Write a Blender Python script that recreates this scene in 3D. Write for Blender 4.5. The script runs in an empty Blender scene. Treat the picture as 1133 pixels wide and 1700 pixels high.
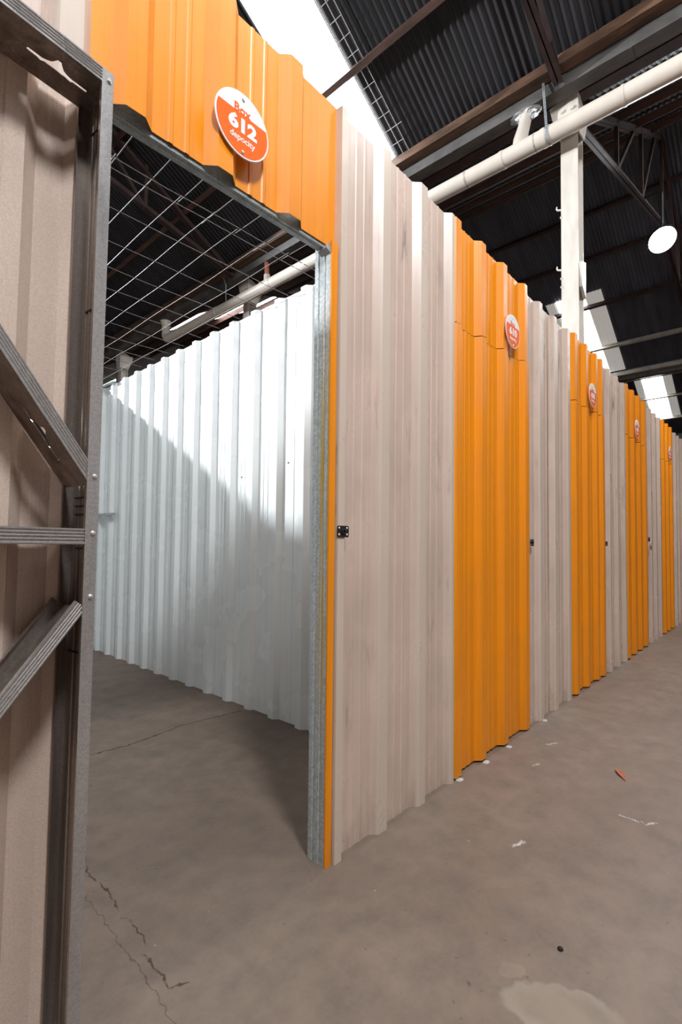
import bpy, bmesh, math, random
from mathutils import Vector, Matrix, noise

S = bpy.context.scene
COL = S.collection
random.seed(7)
PI = math.pi
rad = math.radians

# ------------------------------------------------------------------ camera
# world axes: X runs down the corridor, Y goes into the storage unit, Z is up
cam_d = bpy.data.cameras.new('camera')
cam = bpy.data.objects.new('camera', cam_d)
COL.objects.link(cam)
cr = Vector((0.67330, -0.73929, 0.01087))
cu = Vector((-0.03471, -0.01692, 0.99925))
cf = Vector((0.73855, 0.67318, 0.03706))
cam.matrix_world = Matrix(((cr.x, cu.x, -cf.x, 0), (cr.y, cu.y, -cf.y, 0), (cr.z, cu.z, -cf.z, 1.25), (0, 0, 0, 1)))
cam_d.sensor_fit = 'HORIZONTAL'
cam_d.sensor_width = 36.0
cam_d.lens = 36.0 * 822.3 / 1133.0
cam_d.shift_y = 18.1 / 1133.0
cam_d.clip_start = 0.02
S.camera = cam

# ------------------------------------------------------------------ world, exposure
W = bpy.data.worlds.new('world')
S.world = W
W.use_nodes = True
W.node_tree.nodes['Background'].inputs[0].default_value = (0.75, 0.82, 0.95, 1)
W.node_tree.nodes['Background'].inputs[1].default_value = 0.3
S.view_settings.view_transform = 'Standard'
S.view_settings.look = 'None'
S.view_settings.exposure = 0.0
S.view_settings.gamma = 1.0
S.view_settings.use_curve_mapping = False
S.cycles.use_denoising = True
S.cycles.max_bounces = 8
S.cycles.diffuse_bounces = 5
S.cycles.sample_clamp_indirect = 6.0

SKY_CLEAR = 11.0        # daylight through the clean roof sheets
SKY_AGED = 0.26         # daylight through the dirty roof sheets
LAMP_W = 600.0          # one flood light

# ------------------------------------------------------------------ materials
def newmat(name):
    m = bpy.data.materials.new(name)
    m.use_nodes = True
    nt = m.node_tree
    return m, nt, nt.nodes['Principled BSDF']

def N(nt, typ, **kw):
    n = nt.nodes.new(typ)
    for k, v in kw.items():
        if k in n.inputs.keys():
            n.inputs[k].default_value = v
        else:
            setattr(n, k, v)
    return n

def L(nt, a, b):
    nt.links.new(a, b)

def mixc(nt, fac, a, b):
    n = nt.nodes.new('ShaderNodeMix')
    n.data_type = 'RGBA'
    for sock, v in ((n.inputs['Factor'], fac), (n.inputs[6], a), (n.inputs[7], b)):
        if hasattr(v, 'links'):
            L(nt, v, sock)
        elif isinstance(v, (int, float)):
            sock.default_value = v
        else:
            sock.default_value = (*v, 1)
    return n.outputs[2]

def coords(nt, scale=(1, 1, 1), kind='Object'):
    tc = N(nt, 'ShaderNodeTexCoord')
    mp = N(nt, 'ShaderNodeMapping')
    mp.inputs['Scale'].default_value = scale
    L(nt, tc.outputs[kind], mp.inputs[0])
    return mp.outputs[0]

def noise_fac(nt, vec, scale, detail=4, lo=0.35, hi=0.65, rough=0.55):
    n = N(nt, 'ShaderNodeTexNoise')
    n.inputs['Scale'].default_value = scale
    n.inputs['Detail'].default_value = detail
    n.inputs['Roughness'].default_value = rough
    L(nt, vec, n.inputs['Vector'])
    r = N(nt, 'ShaderNodeMapRange')
    r.inputs[1].default_value = lo
    r.inputs[2].default_value = hi
    L(nt, n.outputs['Fac'], r.inputs[0])
    return r.outputs[0]

def math_(nt, op, a, b=None, c=None):
    n = nt.nodes.new('ShaderNodeMath')
    n.operation = op
    for i, v in enumerate((a, b, c)):
        if v is None:
            continue
        if hasattr(v, 'links'):
            L(nt, v, n.inputs[i])
        else:
            n.inputs[i].default_value = v
    return n.outputs[0]

def bump(nt, bsdf, h, strength=0.2, dist=0.005):
    b = N(nt, 'ShaderNodeBump')
    b.inputs['Strength'].default_value = strength
    b.inputs['Distance'].default_value = dist
    L(nt, h, b.inputs['Height'])
    L(nt, b.outputs[0], bsdf.inputs['Normal'])

def plain(name, col, rough=0.5, metal=0.0, vary=0.12, scale=6.0, spec=0.5, stretch=(1, 1, 1), bmp=0.0):
    m, nt, b = newmat(name)
    v = coords(nt, stretch)
    f = noise_fac(nt, v, scale, 5)
    dark = tuple(c * (1 - vary) for c in col)
    lite = tuple(min(1, c * (1 + vary)) for c in col)
    L(nt, mixc(nt, f, dark, lite), b.inputs['Base Color'])
    b.inputs['Roughness'].default_value = rough
    b.inputs['Metallic'].default_value = metal
    b.inputs['Specular IOR Level'].default_value = spec
    if bmp:
        bump(nt, b, noise_fac(nt, v, scale * 8, 4), bmp, 0.002)
    return m

def sheet_paint(name, col, rough, dirt, dirt_col=(0.10, 0.075, 0.06), spec=0.5, scuff=0.0, vary=0.06, rvar=1.0, crest=None):
    """painted steel sheet: fine vertical rolling marks, dust near the floor, scuffs"""
    m, nt, b = newmat(name)
    v = coords(nt)
    vs = coords(nt, (60, 60, 1.1))
    streak = noise_fac(nt, vs, 1.0, 4, 0.3, 0.7)
    c = mixc(nt, streak, tuple(x * (1 - vary) for x in col), tuple(min(1, x * (1 + vary)) for x in col))
    big = noise_fac(nt, v, 2.2, 5, 0.42, 0.72)
    c = mixc(nt, math_(nt, 'MULTIPLY', big, 0.35 * dirt), c, dirt_col)
    sep = N(nt, 'ShaderNodeSeparateXYZ')
    L(nt, v, sep.inputs[0])
    low = N(nt, 'ShaderNodeMapRange')
    low.inputs[1].default_value = 0.30
    low.inputs[2].default_value = 0.0
    L(nt, sep.outputs[2], low.inputs[0])
    grime = math_(nt, 'MULTIPLY', low.outputs[0], noise_fac(nt, coords(nt, (14, 14, 5)), 1.0, 5, 0.35, 0.75))
    c = mixc(nt, math_(nt, 'MULTIPLY', grime, 0.6 * dirt), c, dirt_col)
    if scuff:
        sc = noise_fac(nt, coords(nt, (16, 16, 3.2)), 1.0, 6, 0.55, 0.72, 0.7)
        band = N(nt, 'ShaderNodeMapRange')
        band.inputs[1].default_value = 0.46
        band.inputs[2].default_value = 0.66
        nn = N(nt, 'ShaderNodeTexNoise')
        nn.inputs['Scale'].default_value = 1.3
        L(nt, v, nn.inputs['Vector'])
        L(nt, nn.outputs['Fac'], band.inputs[0])
        c = mixc(nt, math_(nt, 'MULTIPLY', math_(nt, 'MULTIPLY', sc, band.outputs[0]), scuff), c, (0.16, 0.12, 0.10))
    if crest:
        # the proud rib crests are tinted paler and yellower than the pans
        cm = N(nt, 'ShaderNodeMapRange')
        cm.inputs[1].default_value = -0.020
        cm.inputs[2].default_value = -0.030
        L(nt, sep.outputs[1], cm.inputs[0])
        c = mixc(nt, math_(nt, 'MULTIPLY', cm.outputs[0], 0.65), c, crest)
    L(nt, c, b.inputs['Base Color'])
    rr = N(nt, 'ShaderNodeMapRange')
    rr.inputs[3].default_value = rough - 0.07 * rvar
    rr.inputs[4].default_value = rough + 0.12 * rvar
    L(nt, big, rr.inputs[0])
    L(nt, rr.outputs[0], b.inputs['Roughness'])
    b.inputs['Specular IOR Level'].default_value = spec
    bump(nt, b, noise_fac(nt, coords(nt, (1, 1, 1)), 240, 2, 0.2, 0.8), 0.06, 0.001)
    return m

def galv(name, col, rough=0.38, metal=0.85, dirt=0.2, dirt_col=(0.10, 0.07, 0.05), yellow=False, spangle=70, stretch=(20, 20, 0.8), sv=0.2):
    m, nt, b = newmat(name)
    v = coords(nt)
    vo = N(nt, 'ShaderNodeTexVoronoi')
    vo.inputs['Scale'].default_value = spangle
    L(nt, v, vo.inputs['Vector'])
    hs = N(nt, 'ShaderNodeSeparateColor')
    L(nt, vo.outputs['Color'], hs.inputs[0])
    c = mixc(nt, hs.outputs[0], tuple(x * (1 - sv) for x in col), tuple(min(1, x * (1 + sv)) for x in col))
    st = noise_fac(nt, coords(nt, stretch), 1.0, 5, 0.42, 0.70)
    c = mixc(nt, math_(nt, 'MULTIPLY', st, dirt), c, dirt_col)
    if yellow:
        sep = N(nt, 'ShaderNodeSeparateXYZ')
        L(nt, v, sep.inputs[0])
        zr = N(nt, 'ShaderNodeMapRange')
        zr.inputs[1].default_value = 2.3
        zr.inputs[2].default_value = 1.5
        L(nt, sep.outputs[2], zr.inputs[0])
        yr = N(nt, 'ShaderNodeMapRange')
        yr.inputs[1].default_value = yellow
        yr.inputs[2].default_value = yellow - 0.03
        L(nt, sep.outputs[1], yr.inputs[0])
        zl = N(nt, 'ShaderNodeMapRange')
        zl.inputs[1].default_value = 0.35
        zl.inputs[2].default_value = 1.0
        L(nt, sep.outputs[2], zl.inputs[0])
        pn = noise_fac(nt, coords(nt, (90, 90, 1.6)), 1.0, 4, 0.40, 0.62)
        f = math_(nt, 'MULTIPLY', math_(nt, 'MULTIPLY', zr.outputs[0], zl.outputs[0]), math_(nt, 'MULTIPLY', yr.outputs[0], pn))
        c = mixc(nt, f, c, (0.55, 0.33, 0.02))
    L(nt, c, b.inputs['Base Color'])
    b.inputs['Metallic'].default_value = metal
    rr = N(nt, 'ShaderNodeMapRange')
    rr.inputs[3].default_value = rough - 0.08
    rr.inputs[4].default_value = rough + 0.14
    L(nt, st, rr.inputs[0])
    L(nt, rr.outputs[0], b.inputs['Roughness'])
    return m

def emit(name, col, strength):
    m = bpy.data.materials.new(name)
    m.use_nodes = True
    nt = m.node_tree
    b = nt.nodes['Principled BSDF']
    b.inputs['Base Color'].default_value = (*[c * 0.6 for c in col], 1)
    b.inputs['Roughness'].default_value = 0.5
    b.inputs['Emission Color'].default_value = (*col, 1)
    b.inputs['Emission Strength'].default_value = strength
    return m

M = {}
M['orange'] = sheet_paint('orange_paint', (0.84, 0.262, 0.003), 0.42, 0.35, (0.16, 0.07, 0.02), vary=0.07, spec=0.45)
M['grey'] = sheet_paint('warm_grey_paint', (0.60, 0.452, 0.370), 0.34, 0.8, (0.17, 0.12, 0.095), scuff=1.0, spec=0.5, crest=(0.60, 0.50, 0.405))
M['white'] = sheet_paint('white_zinc_sheet', (0.77, 0.79, 0.785), 0.27, 0.03, (0.30, 0.30, 0.28), spec=0.6, vary=0.03, rvar=0.25)
M['inner'] = galv('sheet_back_coat', (0.66, 0.51, 0.42), 0.33, 0.12, 0.06, (0.25, 0.18, 0.14), spangle=420, sv=0.10)
M['galv'] = galv('galvanised_steel', (0.50, 0.54, 0.55), 0.40, 0.55, 0.2, (0.16, 0.17, 0.17))
M['stud'] = galv('galvanised_stud', (0.47, 0.50, 0.50), 0.42, 0.45, 0.15, (0.2, 0.2, 0.19), yellow=0.022, spangle=110)
M['frame'] = galv('weathered_frame_steel', (0.36, 0.305, 0.27), 0.34, 0.75, 0.7, (0.10, 0.066, 0.048), spangle=260, stretch=(24, 24, 1.5), sv=0.12)
M['frame_face'] = galv('lit_frame_steel', (0.50, 0.48, 0.47), 0.34, 0.7, 0.35, (0.16, 0.11, 0.085), spangle=300, stretch=(9, 9, 2), sv=0.14)  # lit copy of the frame steel: highlight on viewer-facing flanges put into the colour
M['header'] = galv('dull_header_steel', (0.33, 0.36, 0.36), 0.42, 0.45, 0.35, (0.10, 0.10, 0.10), spangle=200)
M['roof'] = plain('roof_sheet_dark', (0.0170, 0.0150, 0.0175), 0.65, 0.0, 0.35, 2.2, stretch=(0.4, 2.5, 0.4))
M['roof_lit'] = plain('roof_sheet_lit_blue', (0.060, 0.064, 0.080), 0.55, 0.0, 0.3, 2.2, stretch=(0.4, 2.5, 0.4))  # raised tone stands in for lamp light on the far falling slopes
M['timber'] = plain('red_oxide_purlin', (0.085, 0.040, 0.028), 0.6, 0.0, 0.35, 5.0, stretch=(4, 0.6, 4))
M['beam'] = plain('rusty_beam', (0.105, 0.052, 0.028), 0.6, 0.0, 0.5, 4.0, stretch=(4, 0.8, 4))
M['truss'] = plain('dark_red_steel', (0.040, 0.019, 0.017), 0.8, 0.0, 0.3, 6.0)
M['pale_steel'] = plain('pale_purlin_paint', (0.42, 0.38, 0.33), 0.5, 0.0, 0.2, 5.0)
M['gutter'] = plain('old_zinc_gutter', (0.085, 0.077, 0.072), 0.55, 0.1, 0.4, 3.0, stretch=(2, 1, 2))
M['pipe'] = plain('cream_pvc', (0.64, 0.56, 0.48), 0.35, 0.0, 0.05, 5.0)
M['pipe_dirt'] = plain('dirty_joint', (0.40, 0.36, 0.32), 0.6, 0.0, 0.4, 30.0)
M['redpipe'] = plain('red_brown_pvc', (0.42, 0.13, 0.07), 0.45, 0.0, 0.1, 5.0)
M['column'] = plain('cream_column_paint', (0.60, 0.54, 0.47), 0.5, 0.0, 0.09, 5.0, stretch=(3, 3, 0.7))
M['foil'] = plain('aluminium_flashing', (0.55, 0.55, 0.54), 0.3, 0.7, 0.2, 25.0, bmp=0.6)
M['wire'] = plain('dull_steel_wire', (0.10, 0.086, 0.080), 0.55, 0.1, 0.15, 20.0)
M['guard'] = plain('pale_guard_wire', (0.62, 0.58, 0.57), 0.45, 0.2, 0.1, 20.0)
M['black'] = plain('black_metal', (0.018, 0.014, 0.014), 0.45, 0.2, 0.2, 20.0)
M['screw'] = plain('zinc_screw', (0.55, 0.53, 0.51), 0.35, 0.6, 0.1, 40.0)
M['brass'] = plain('brass', (0.55, 0.38, 0.16), 0.35, 0.8, 0.1, 40.0)
M['sign_white'] = plain('sign_white', (0.76, 0.73, 0.74), 0.6, 0.0, 0.02, 8.0, spec=0.25)
M['sign_orange'] = plain('sign_orange', (0.84, 0.120, 0.003), 0.6, 0.0, 0.03, 8.0, spec=0.2)
M['leaf'] = plain('dry_leaf', (0.36, 0.12, 0.06), 0.6, 0.0, 0.2, 60.0)
M['plaster'] = plain('white_plaster', (0.46, 0.43, 0.41), 0.8, 0.0, 0.1, 60.0)
M['pebble'] = plain('black_rubber', (0.006, 0.006, 0.006), 0.7, 0.0, 0.1, 60.0)
M['lens'] = emit('flood_lens', (0.86, 0.93, 1.0), 25.0)
M['sky_clear'] = emit('clear_roof_sheet', (0.97, 0.985, 1.0), SKY_CLEAR)
M['sky_aged'] = emit('aged_roof_sheet', (1.0, 0.96, 0.90), SKY_AGED)

def floor_material():
    m, nt, b = newmat('worn_concrete')
    v = coords(nt)
    n1 = noise_fac(nt, v, 0.9, 6, 0.33, 0.68)
    n2 = noise_fac(nt, v, 7.0, 6, 0.35, 0.68, 0.65)
    n3 = noise_fac(nt, v, 60.0, 3, 0.3, 0.7)
    c = mixc(nt, n1, (0.165, 0.115, 0.083), (0.240, 0.176, 0.134))
    c = mixc(nt, math_(nt, 'MULTIPLY', n2, 0.62), c, (0.100, 0.076, 0.061))
    c = mixc(nt, math_(nt, 'MULTIPLY', n3, 0.12), c, (0.22, 0.19, 0.165))
    # fine dark pits
    pit = noise_fac(nt, v, 38.0, 2, 0.70, 0.76)
    c = mixc(nt, math_(nt, 'MULTIPLY', pit, 0.55), c, (0.04, 0.032, 0.027))
    # broad scuffs
    sc = noise_fac(nt, coords(nt, (6, 22, 1)), 1.0, 6, 0.66, 0.78, 0.7)
    c = mixc(nt, math_(nt, 'MULTIPLY', sc, 0.30), c, (0.13, 0.105, 0.09))
    sep = N(nt, 'ShaderNodeSeparateXYZ')
    wob = N(nt, 'ShaderNodeTexNoise')
    wob.inputs['Scale'].default_value = 22.0
    wob.inputs['Detail'].default_value = 4
    L(nt, v, wob.inputs['Vector'])
    vm = nt.nodes.new('ShaderNodeVectorMath')
    vm.operation = 'SUBTRACT'
    L(nt, wob.outputs['Color'], vm.inputs[0])
    vm.inputs[1].default_value = (0.5, 0.5, 0.5)
    vs = nt.nodes.new('ShaderNodeVectorMath')
    vs.operation = 'SCALE'
    vs.inputs['Scale'].default_value = 0.05
    L(nt, vm.outputs[0], vs.inputs[0])
    va = nt.nodes.new('ShaderNodeVectorMath')
    va.operation = 'ADD'
    L(nt, v, va.inputs[0])
    L(nt, vs.outputs[0], va.inputs[1])
    L(nt, va.outputs[0], sep.inputs[0])
    X, Y = sep.outputs[0], sep.outputs[1]

    def seg(a, b_, w):
        dx, dy = b_[0] - a[0], b_[1] - a[1]
        l2 = dx * dx + dy * dy
        px = math_(nt, 'SUBTRACT', X, a[0])
        py = math_(nt, 'SUBTRACT', Y, a[1])
        t = math_(nt, 'ADD', math_(nt, 'MULTIPLY', px, dx / l2), math_(nt, 'MULTIPLY', py, dy / l2))
        tc = nt.nodes.new('ShaderNodeClamp')
        L(nt, t, tc.inputs[0])
        t = tc.outputs[0]
        ex = math_(nt, 'SUBTRACT', px, math_(nt, 'MULTIPLY', t, dx))
        ey = math_(nt, 'SUBTRACT', py, math_(nt, 'MULTIPLY', t, dy))
        d = math_(nt, 'SQRT', math_(nt, 'ADD', math_(nt, 'MULTIPLY', ex, ex), math_(nt, 'MULTIPLY', ey, ey)))
        r = N(nt, 'ShaderNodeMapRange')
        r.inputs[1].default_value = w
        r.inputs[2].default_value = w * 0.4
        L(nt, d, r.inputs[0])
        return r.outputs[0]

    def path(pts, w):
        f = None
        for a, b_ in zip(pts, pts[1:]):
            s = seg(a, b_, w)
            f = s if f is None else math_(nt, 'MAXIMUM', f, s)
        return f
    crack = path([(0.6, 3.05), (1.186, 3.025), (1.385, 2.995), (1.569, 3.02), (1.80, 3.06), (2.235, 3.01)], 0.0085)
    c2 = path([(0.80, 2.09), (0.774, 1.943), (0.786, 1.838), (0.772, 1.70), (0.78, 1.539), (0.748, 1.463), (0.745, 1.304), (0.79, 1.28)], 0.0042)
    c3 = path([(0.722, 1.841), (0.715, 1.452), (0.70, 1.20), (0.69, 0.95)], 0.0024)
    brk = noise_fac(nt, v, 16.0, 3, 0.38, 0.52)
    allc = math_(nt, 'MAXIMUM', crack, math_(nt, 'MAXIMUM', math_(nt, 'MULTIPLY', c2, brk), math_(nt, 'MULTIPLY', c3, 0.6)))
    # bare patch where the skim coat came off
    def ell(cx, cy, rx, ry, ang, soft):
        px = math_(nt, 'SUBTRACT', X, cx)
        py = math_(nt, 'SUBTRACT', Y, cy)
        ca, sa = math.cos(ang), math.sin(ang)
        u = math_(nt, 'DIVIDE', math_(nt, 'ADD', math_(nt, 'MULTIPLY', px, ca), math_(nt, 'MULTIPLY', py, sa)), rx)
        w = math_(nt, 'DIVIDE', math_(nt, 'ADD', math_(nt, 'MULTIPLY', px, -sa), math_(nt, 'MULTIPLY', py, ca)), ry)
        q = math_(nt, 'SQRT', math_(nt, 'ADD', math_(nt, 'MULTIPLY', u, u), math_(nt, 'MULTIPLY', w, w)))
        r = N(nt, 'ShaderNodeMapRange')
        r.inputs[1].default_value = 1.0
        r.inputs[2].default_value = 1.0 - soft
        L(nt, q, r.inputs[0])
        return r.outputs[0], q
    pa, q = ell(1.425, 0.475, 0.165, 0.085, rad(-62), 0.12)
    pb, q2 = ell(1.455, 0.625, 0.045, 0.03, rad(-62), 0.25)
    pch = math_(nt, 'MAXIMUM', pa, pb)
    c = mixc(nt, math_(nt, 'MULTIPLY', math_(nt, 'MULTIPLY', pch, 0.75), noise_fac(nt, v, 5.0, 5, 0.25, 0.6)), c, (0.265, 0.212, 0.160))
    rim = N(nt, 'ShaderNodeMapRange')
    rim.inputs[1].default_value = 0.60
    rim.inputs[2].default_value = 0.92
    L(nt, q, rim.inputs[0])
    c = mixc(nt, math_(nt, 'MULTIPLY', math_(nt, 'MULTIPLY', rim.outputs[0], pa), math_(nt, 'MULTIPLY', n2, 0.6)), c, (0.33, 0.285, 0.235))
    # chalky paint marks
    mk = math_(nt, 'MAXIMUM', path([(2.608, 0.615), (2.600, 0.535)], 0.007), path([(2.600, 0.500), (2.64, 0.482)], 0.008))
    mk = math_(nt, 'MAXIMUM', mk, path([(2.035, 0.872), (2.094, 0.858)], 0.012))
    mk = math_(nt, 'MAXIMUM', mk, path([(2.62, 0.53), (2.603, 0.50)], 0.004))
    mk = math_(nt, 'MAXIMUM', mk, path([(3.19, 1.15), (3.25, 1.11)], 0.012))
    mk = math_(nt, 'MAXIMUM', mk, path([(2.84, 1.10), (2.87, 1.085)], 0.008))
    mk = math_(nt, 'MULTIPLY', mk, noise_fac(nt, v, 90.0, 3, 0.35, 0.6))
    c = mixc(nt, math_(nt, 'MULTIPLY', mk, 0.9), c, (0.55, 0.51, 0.48))
    spk = noise_fac(nt, v, 26.0, 2, 0.765, 0.79)
    c = mixc(nt, math_(nt, 'MULTIPLY', spk, 0.6), c, (0.42, 0.38, 0.35))
    c = mixc(nt, math_(nt, 'MULTIPLY', allc, 0.85), c, (0.034, 0.022, 0.015))
    L(nt, c, b.inputs['Base Color'])
    b.inputs['Roughness'].default_value = 0.55
    b.inputs['Specular IOR Level'].default_value = 0.35
    h = math_(nt, 'SUBTRACT', math_(nt, 'ADD', math_(nt, 'MULTIPLY', n3, 0.15), math_(nt, 'MULTIPLY', n2, 0.5)), math_(nt, 'ADD', math_(nt, 'MULTIPLY', allc, 3.0), math_(nt, 'MULTIPLY', pch, 1.0)))
    bump(nt, b, h, 0.25, 0.004)
    return m
M['floor'] = floor_material()

# ------------------------------------------------------------------ mesh helpers
class MB:
    """collects geometry (world coordinates unless stated) for ONE mesh object"""
    def __init__(s):
        s.v, s.f, s.m = [], [], []
    def poly(s, pts, mi=0):
        b = len(s.v)
        s.v += [tuple(p) for p in pts]
        s.f.append(tuple(range(b, b + len(pts))))
        s.m.append(mi)
        return s
    def hexa(s, p, mi=0):      # 8 points: bottom ring 0-3, top ring 4-7
        b = len(s.v)
        s.v += [tuple(q) for q in p]
        for q in ((3, 2, 1, 0), (4, 5, 6, 7), (0, 1, 5, 4), (1, 2, 6, 5), (2, 3, 7, 6), (3, 0, 4, 7)):
            s.f.append(tuple(b + i for i in q)); s.m.append(mi)
        return s
    def box(s, x0, x1, y0, y1, z0, z1, mi=0):
        return s.hexa([(x0, y0, z0), (x1, y0, z0), (x1, y1, z0), (x0, y1, z0), (x0, y0, z1), (x1, y0, z1), (x1, y1, z1), (x0, y1, z1)], mi)
    def beam(s, p, q, w, h, up=(0, 0, 1), mi=0):
        p, q = Vector(p), Vector(q)
        d = (q - p).normalized()
        a = d.cross(Vector(up)).normalized()
        u = a.cross(d).normalized()
        r = [(-w / 2, -h / 2), (w / 2, -h / 2), (w / 2, h / 2), (-w / 2, h / 2)]
        return s.hexa([p + a * x + u * y for x, y in r] + [q + a * x + u * y for x, y in r], mi)
    def extrude(s, prof, p, q, ax, ay, mi=0, caps=True, closed=True):
        """2-D profile swept from p to q; ax, ay are the profile axes"""
        p, q, ax, ay = Vector(p), Vector(q), Vector(ax), Vector(ay)
        b = len(s.v); n = len(prof)
        s.v += [tuple(p + ax * x + ay * y) for x, y in prof] + [tuple(q + ax * x + ay * y) for x, y in prof]
        for i in range(n if closed else n - 1):
            j = (i + 1) % n
            s.f.append((b + i, b + j, b + n + j, b + n + i)); s.m.append(mi)
        if caps and closed:
            s.f.append(tuple(b + i for i in reversed(range(n)))); s.m.append(mi)
            s.f.append(tuple(b + n + i for i in range(n))); s.m.append(mi)
        return s
    def tube(s, pts, r, n=10, mi=0, caps=True):
        pts = [Vector(p) for p in pts]
        rs = r if isinstance(r, (list, tuple)) else [r] * len(pts)
        b = len(s.v)
        ref = None
        for i, p in enumerate(pts):
            d = (pts[min(i + 1, len(pts) - 1)] - pts[max(i - 1, 0)]).normalized()
            if ref is None:
                ref = d.orthogonal().normalized()
            ref = (ref - d * ref.dot(d)).normalized()
            w = d.cross(ref)
            for k in range(n):
                a = 2 * PI * k / n
                s.v.append(tuple(p + (ref * math.cos(a) + w * math.sin(a)) * rs[i]))
        for i in range(len(pts) - 1):
            for k in range(n):
                k2 = (k + 1) % n
                s.f.append((b + i * n + k, b + i * n + k2, b + (i + 1) * n + k2, b + (i + 1) * n + k)); s.m.append(mi)
        if caps:
            s.f.append(tuple(b + k for k in reversed(range(n)))); s.m.append(mi)
            e = b + (len(pts) - 1) * n
            s.f.append(tuple(e + k for k in range(n))); s.m.append(mi)
        return s
    def lathe(s, prof, c, axis, n=24, mi=0):
        """(radius, height) profile turned about axis through c"""
        c, axis = Vector(c), Vector(axis).normalized()
        a = axis.orthogonal().normalized(); w = axis.cross(a)
        b = len(s.v); k = len(prof)
        for i in range(n):
            t = 2 * PI * i / n
            for r, h in prof:
                s.v.append(tuple(c + (a * math.cos(t) + w * math.sin(t)) * r + axis * h))
        for i in range(n):
            j = (i + 1) % n
            for q in range(k - 1):
                s.f.append((b + i * k + q, b + j * k + q, b + j * k + q + 1, b + i * k + q + 1)); s.m.append(mi)
        return s

def link(o, parent=None):
    COL.objects.link(o)
    if parent is not None:
        o.parent = parent
    return o

def build(name, mb, mat, parent=None, local=False, smooth=False, label=None):
    off = Vector((0, 0, 0))
    if parent is not None and not local:
        p = parent
        while p is not None:
            off += p.location; p = p.parent
    me = bpy.data.meshes.new(name)
    me.from_pydata([tuple(Vector(v) - off) for v in mb.v], [], mb.f)
    for x in (mat if isinstance(mat, (list, tuple)) else [mat]):
        me.materials.append(x)
    me.polygons.foreach_set('material_index', mb.m)
    bm = bmesh.new(); bm.from_mesh(me)
    bmesh.ops.remove_doubles(bm, verts=bm.verts, dist=1e-5)
    bmesh.ops.recalc_face_normals(bm, faces=bm.faces)
    bm.to_mesh(me); bm.free()
    if smooth:
        me.polygons.foreach_set('use_smooth', [True] * len(me.polygons))
        try:
            me.set_sharp_from_angle(angle=rad(40))
        except Exception:
            pass
    o = bpy.data.objects.new(name, me)
    link(o, parent)
    if label:
        o['label'] = label
    return o

def copy_part(o, loc, parent):
    c = o.copy(); COL.objects.link(c); c.parent = parent; c.location = loc
    return c

def thing(name, label, cat, loc, group=None):
    o = bpy.data.objects.new(name, None)
    o.empty_display_size = 0.1
    COL.objects.link(o); o.location = loc
    o['label'] = label; o['category'] = cat
    if group:
        o['group'] = group
    return o

def structure(o):
    o['kind'] = 'structure'
    return o

# ---------------- ribbed sheet
def rib_profile(s0, s1, crests, cw, fl, h, micro=True):
    pts = []
    cs = sorted(crests)
    for i, c in enumerate(cs):
        pts += [(c - cw / 2 - fl, 0), (c - cw / 2, h), (c + cw / 2, h), (c + cw / 2 + fl, 0)]
        if micro and i + 1 < len(cs):
            a = c + cw / 2 + fl; b = cs[i + 1] - cw / 2 - fl
            for t in (0.34, 0.66):
                m = a + (b - a) * t
                pts += [(m - 0.010, 0), (m - 0.005, 0.0032), (m + 0.005, 0.0032), (m + 0.010, 0)]
    def at(s):
        if s <= pts[0][0]: return pts[0][1]
        for (a, da), (b, db) in zip(pts, pts[1:]):
            if a <= s <= b:
                return da + (db - da) * (s - a) / max(b - a, 1e-9)
        return pts[-1][1]
    out = [(s0, at(s0))] + [p for p in pts if s0 + 1e-4 < p[0] < s1 - 1e-4] + [(s1, at(s1))]
    return out

def sheet(mb, prof, z0, z1, mapf, t=0.0016, nz=5, wob=0.0015, seed=0.0, front=0, back=1):
    """a formed sheet of thickness t; mapf(s, d, z) places it; d>0 is the outer side"""
    z0f = z0 if callable(z0) else (lambda s: z0)
    z1f = z1 if callable(z1) else (lambda s: z1)
    b = len(mb.v); n = len(prof)
    for lay in (0, 1):
        for k in range(nz + 1):
            for s, d in prof:
                z = z0f(s) + (z1f(s) - z0f(s)) * k / nz
                w = noise.noise(Vector((s * 2.3 + seed, z * 1.1, seed))) * wob
                mb.v.append(tuple(mapf(s, d + w - (t if lay else 0), z)))
    def idx(lay, k, i): return b + lay * (nz + 1) * n + k * n + i
    for k in range(nz):
        for i in range(n - 1):
            mb.f.append((idx(0, k, i), idx(0, k, i + 1), idx(0, k + 1, i + 1), idx(0, k + 1, i))); mb.m.append(front)
            mb.f.append((idx(1, k, i + 1), idx(1, k, i), idx(1, k + 1, i), idx(1, k + 1, i + 1))); mb.m.append(back)
        for i in (0, n - 1):
            mb.f.append((idx(0, k, i), idx(0, k + 1, i), idx(1, k + 1, i), idx(1, k, i))); mb.m.append(front)
    for k in (0, nz):
        for i in range(n - 1):
            mb.f.append((idx(0, k, i), idx(0, k, i + 1), idx(1, k, i + 1), idx(1, k, i))); mb.m.append(front)
    return mb

# ================================================================== SETTING
XL, XR, YF, YB = -4.9, 24.0, -4.6, 13.2
fl = MB()
fl.box(XL, XR, YF, YB, -0.12, 0.0)
structure(build('floor', fl, M['floor']))

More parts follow.
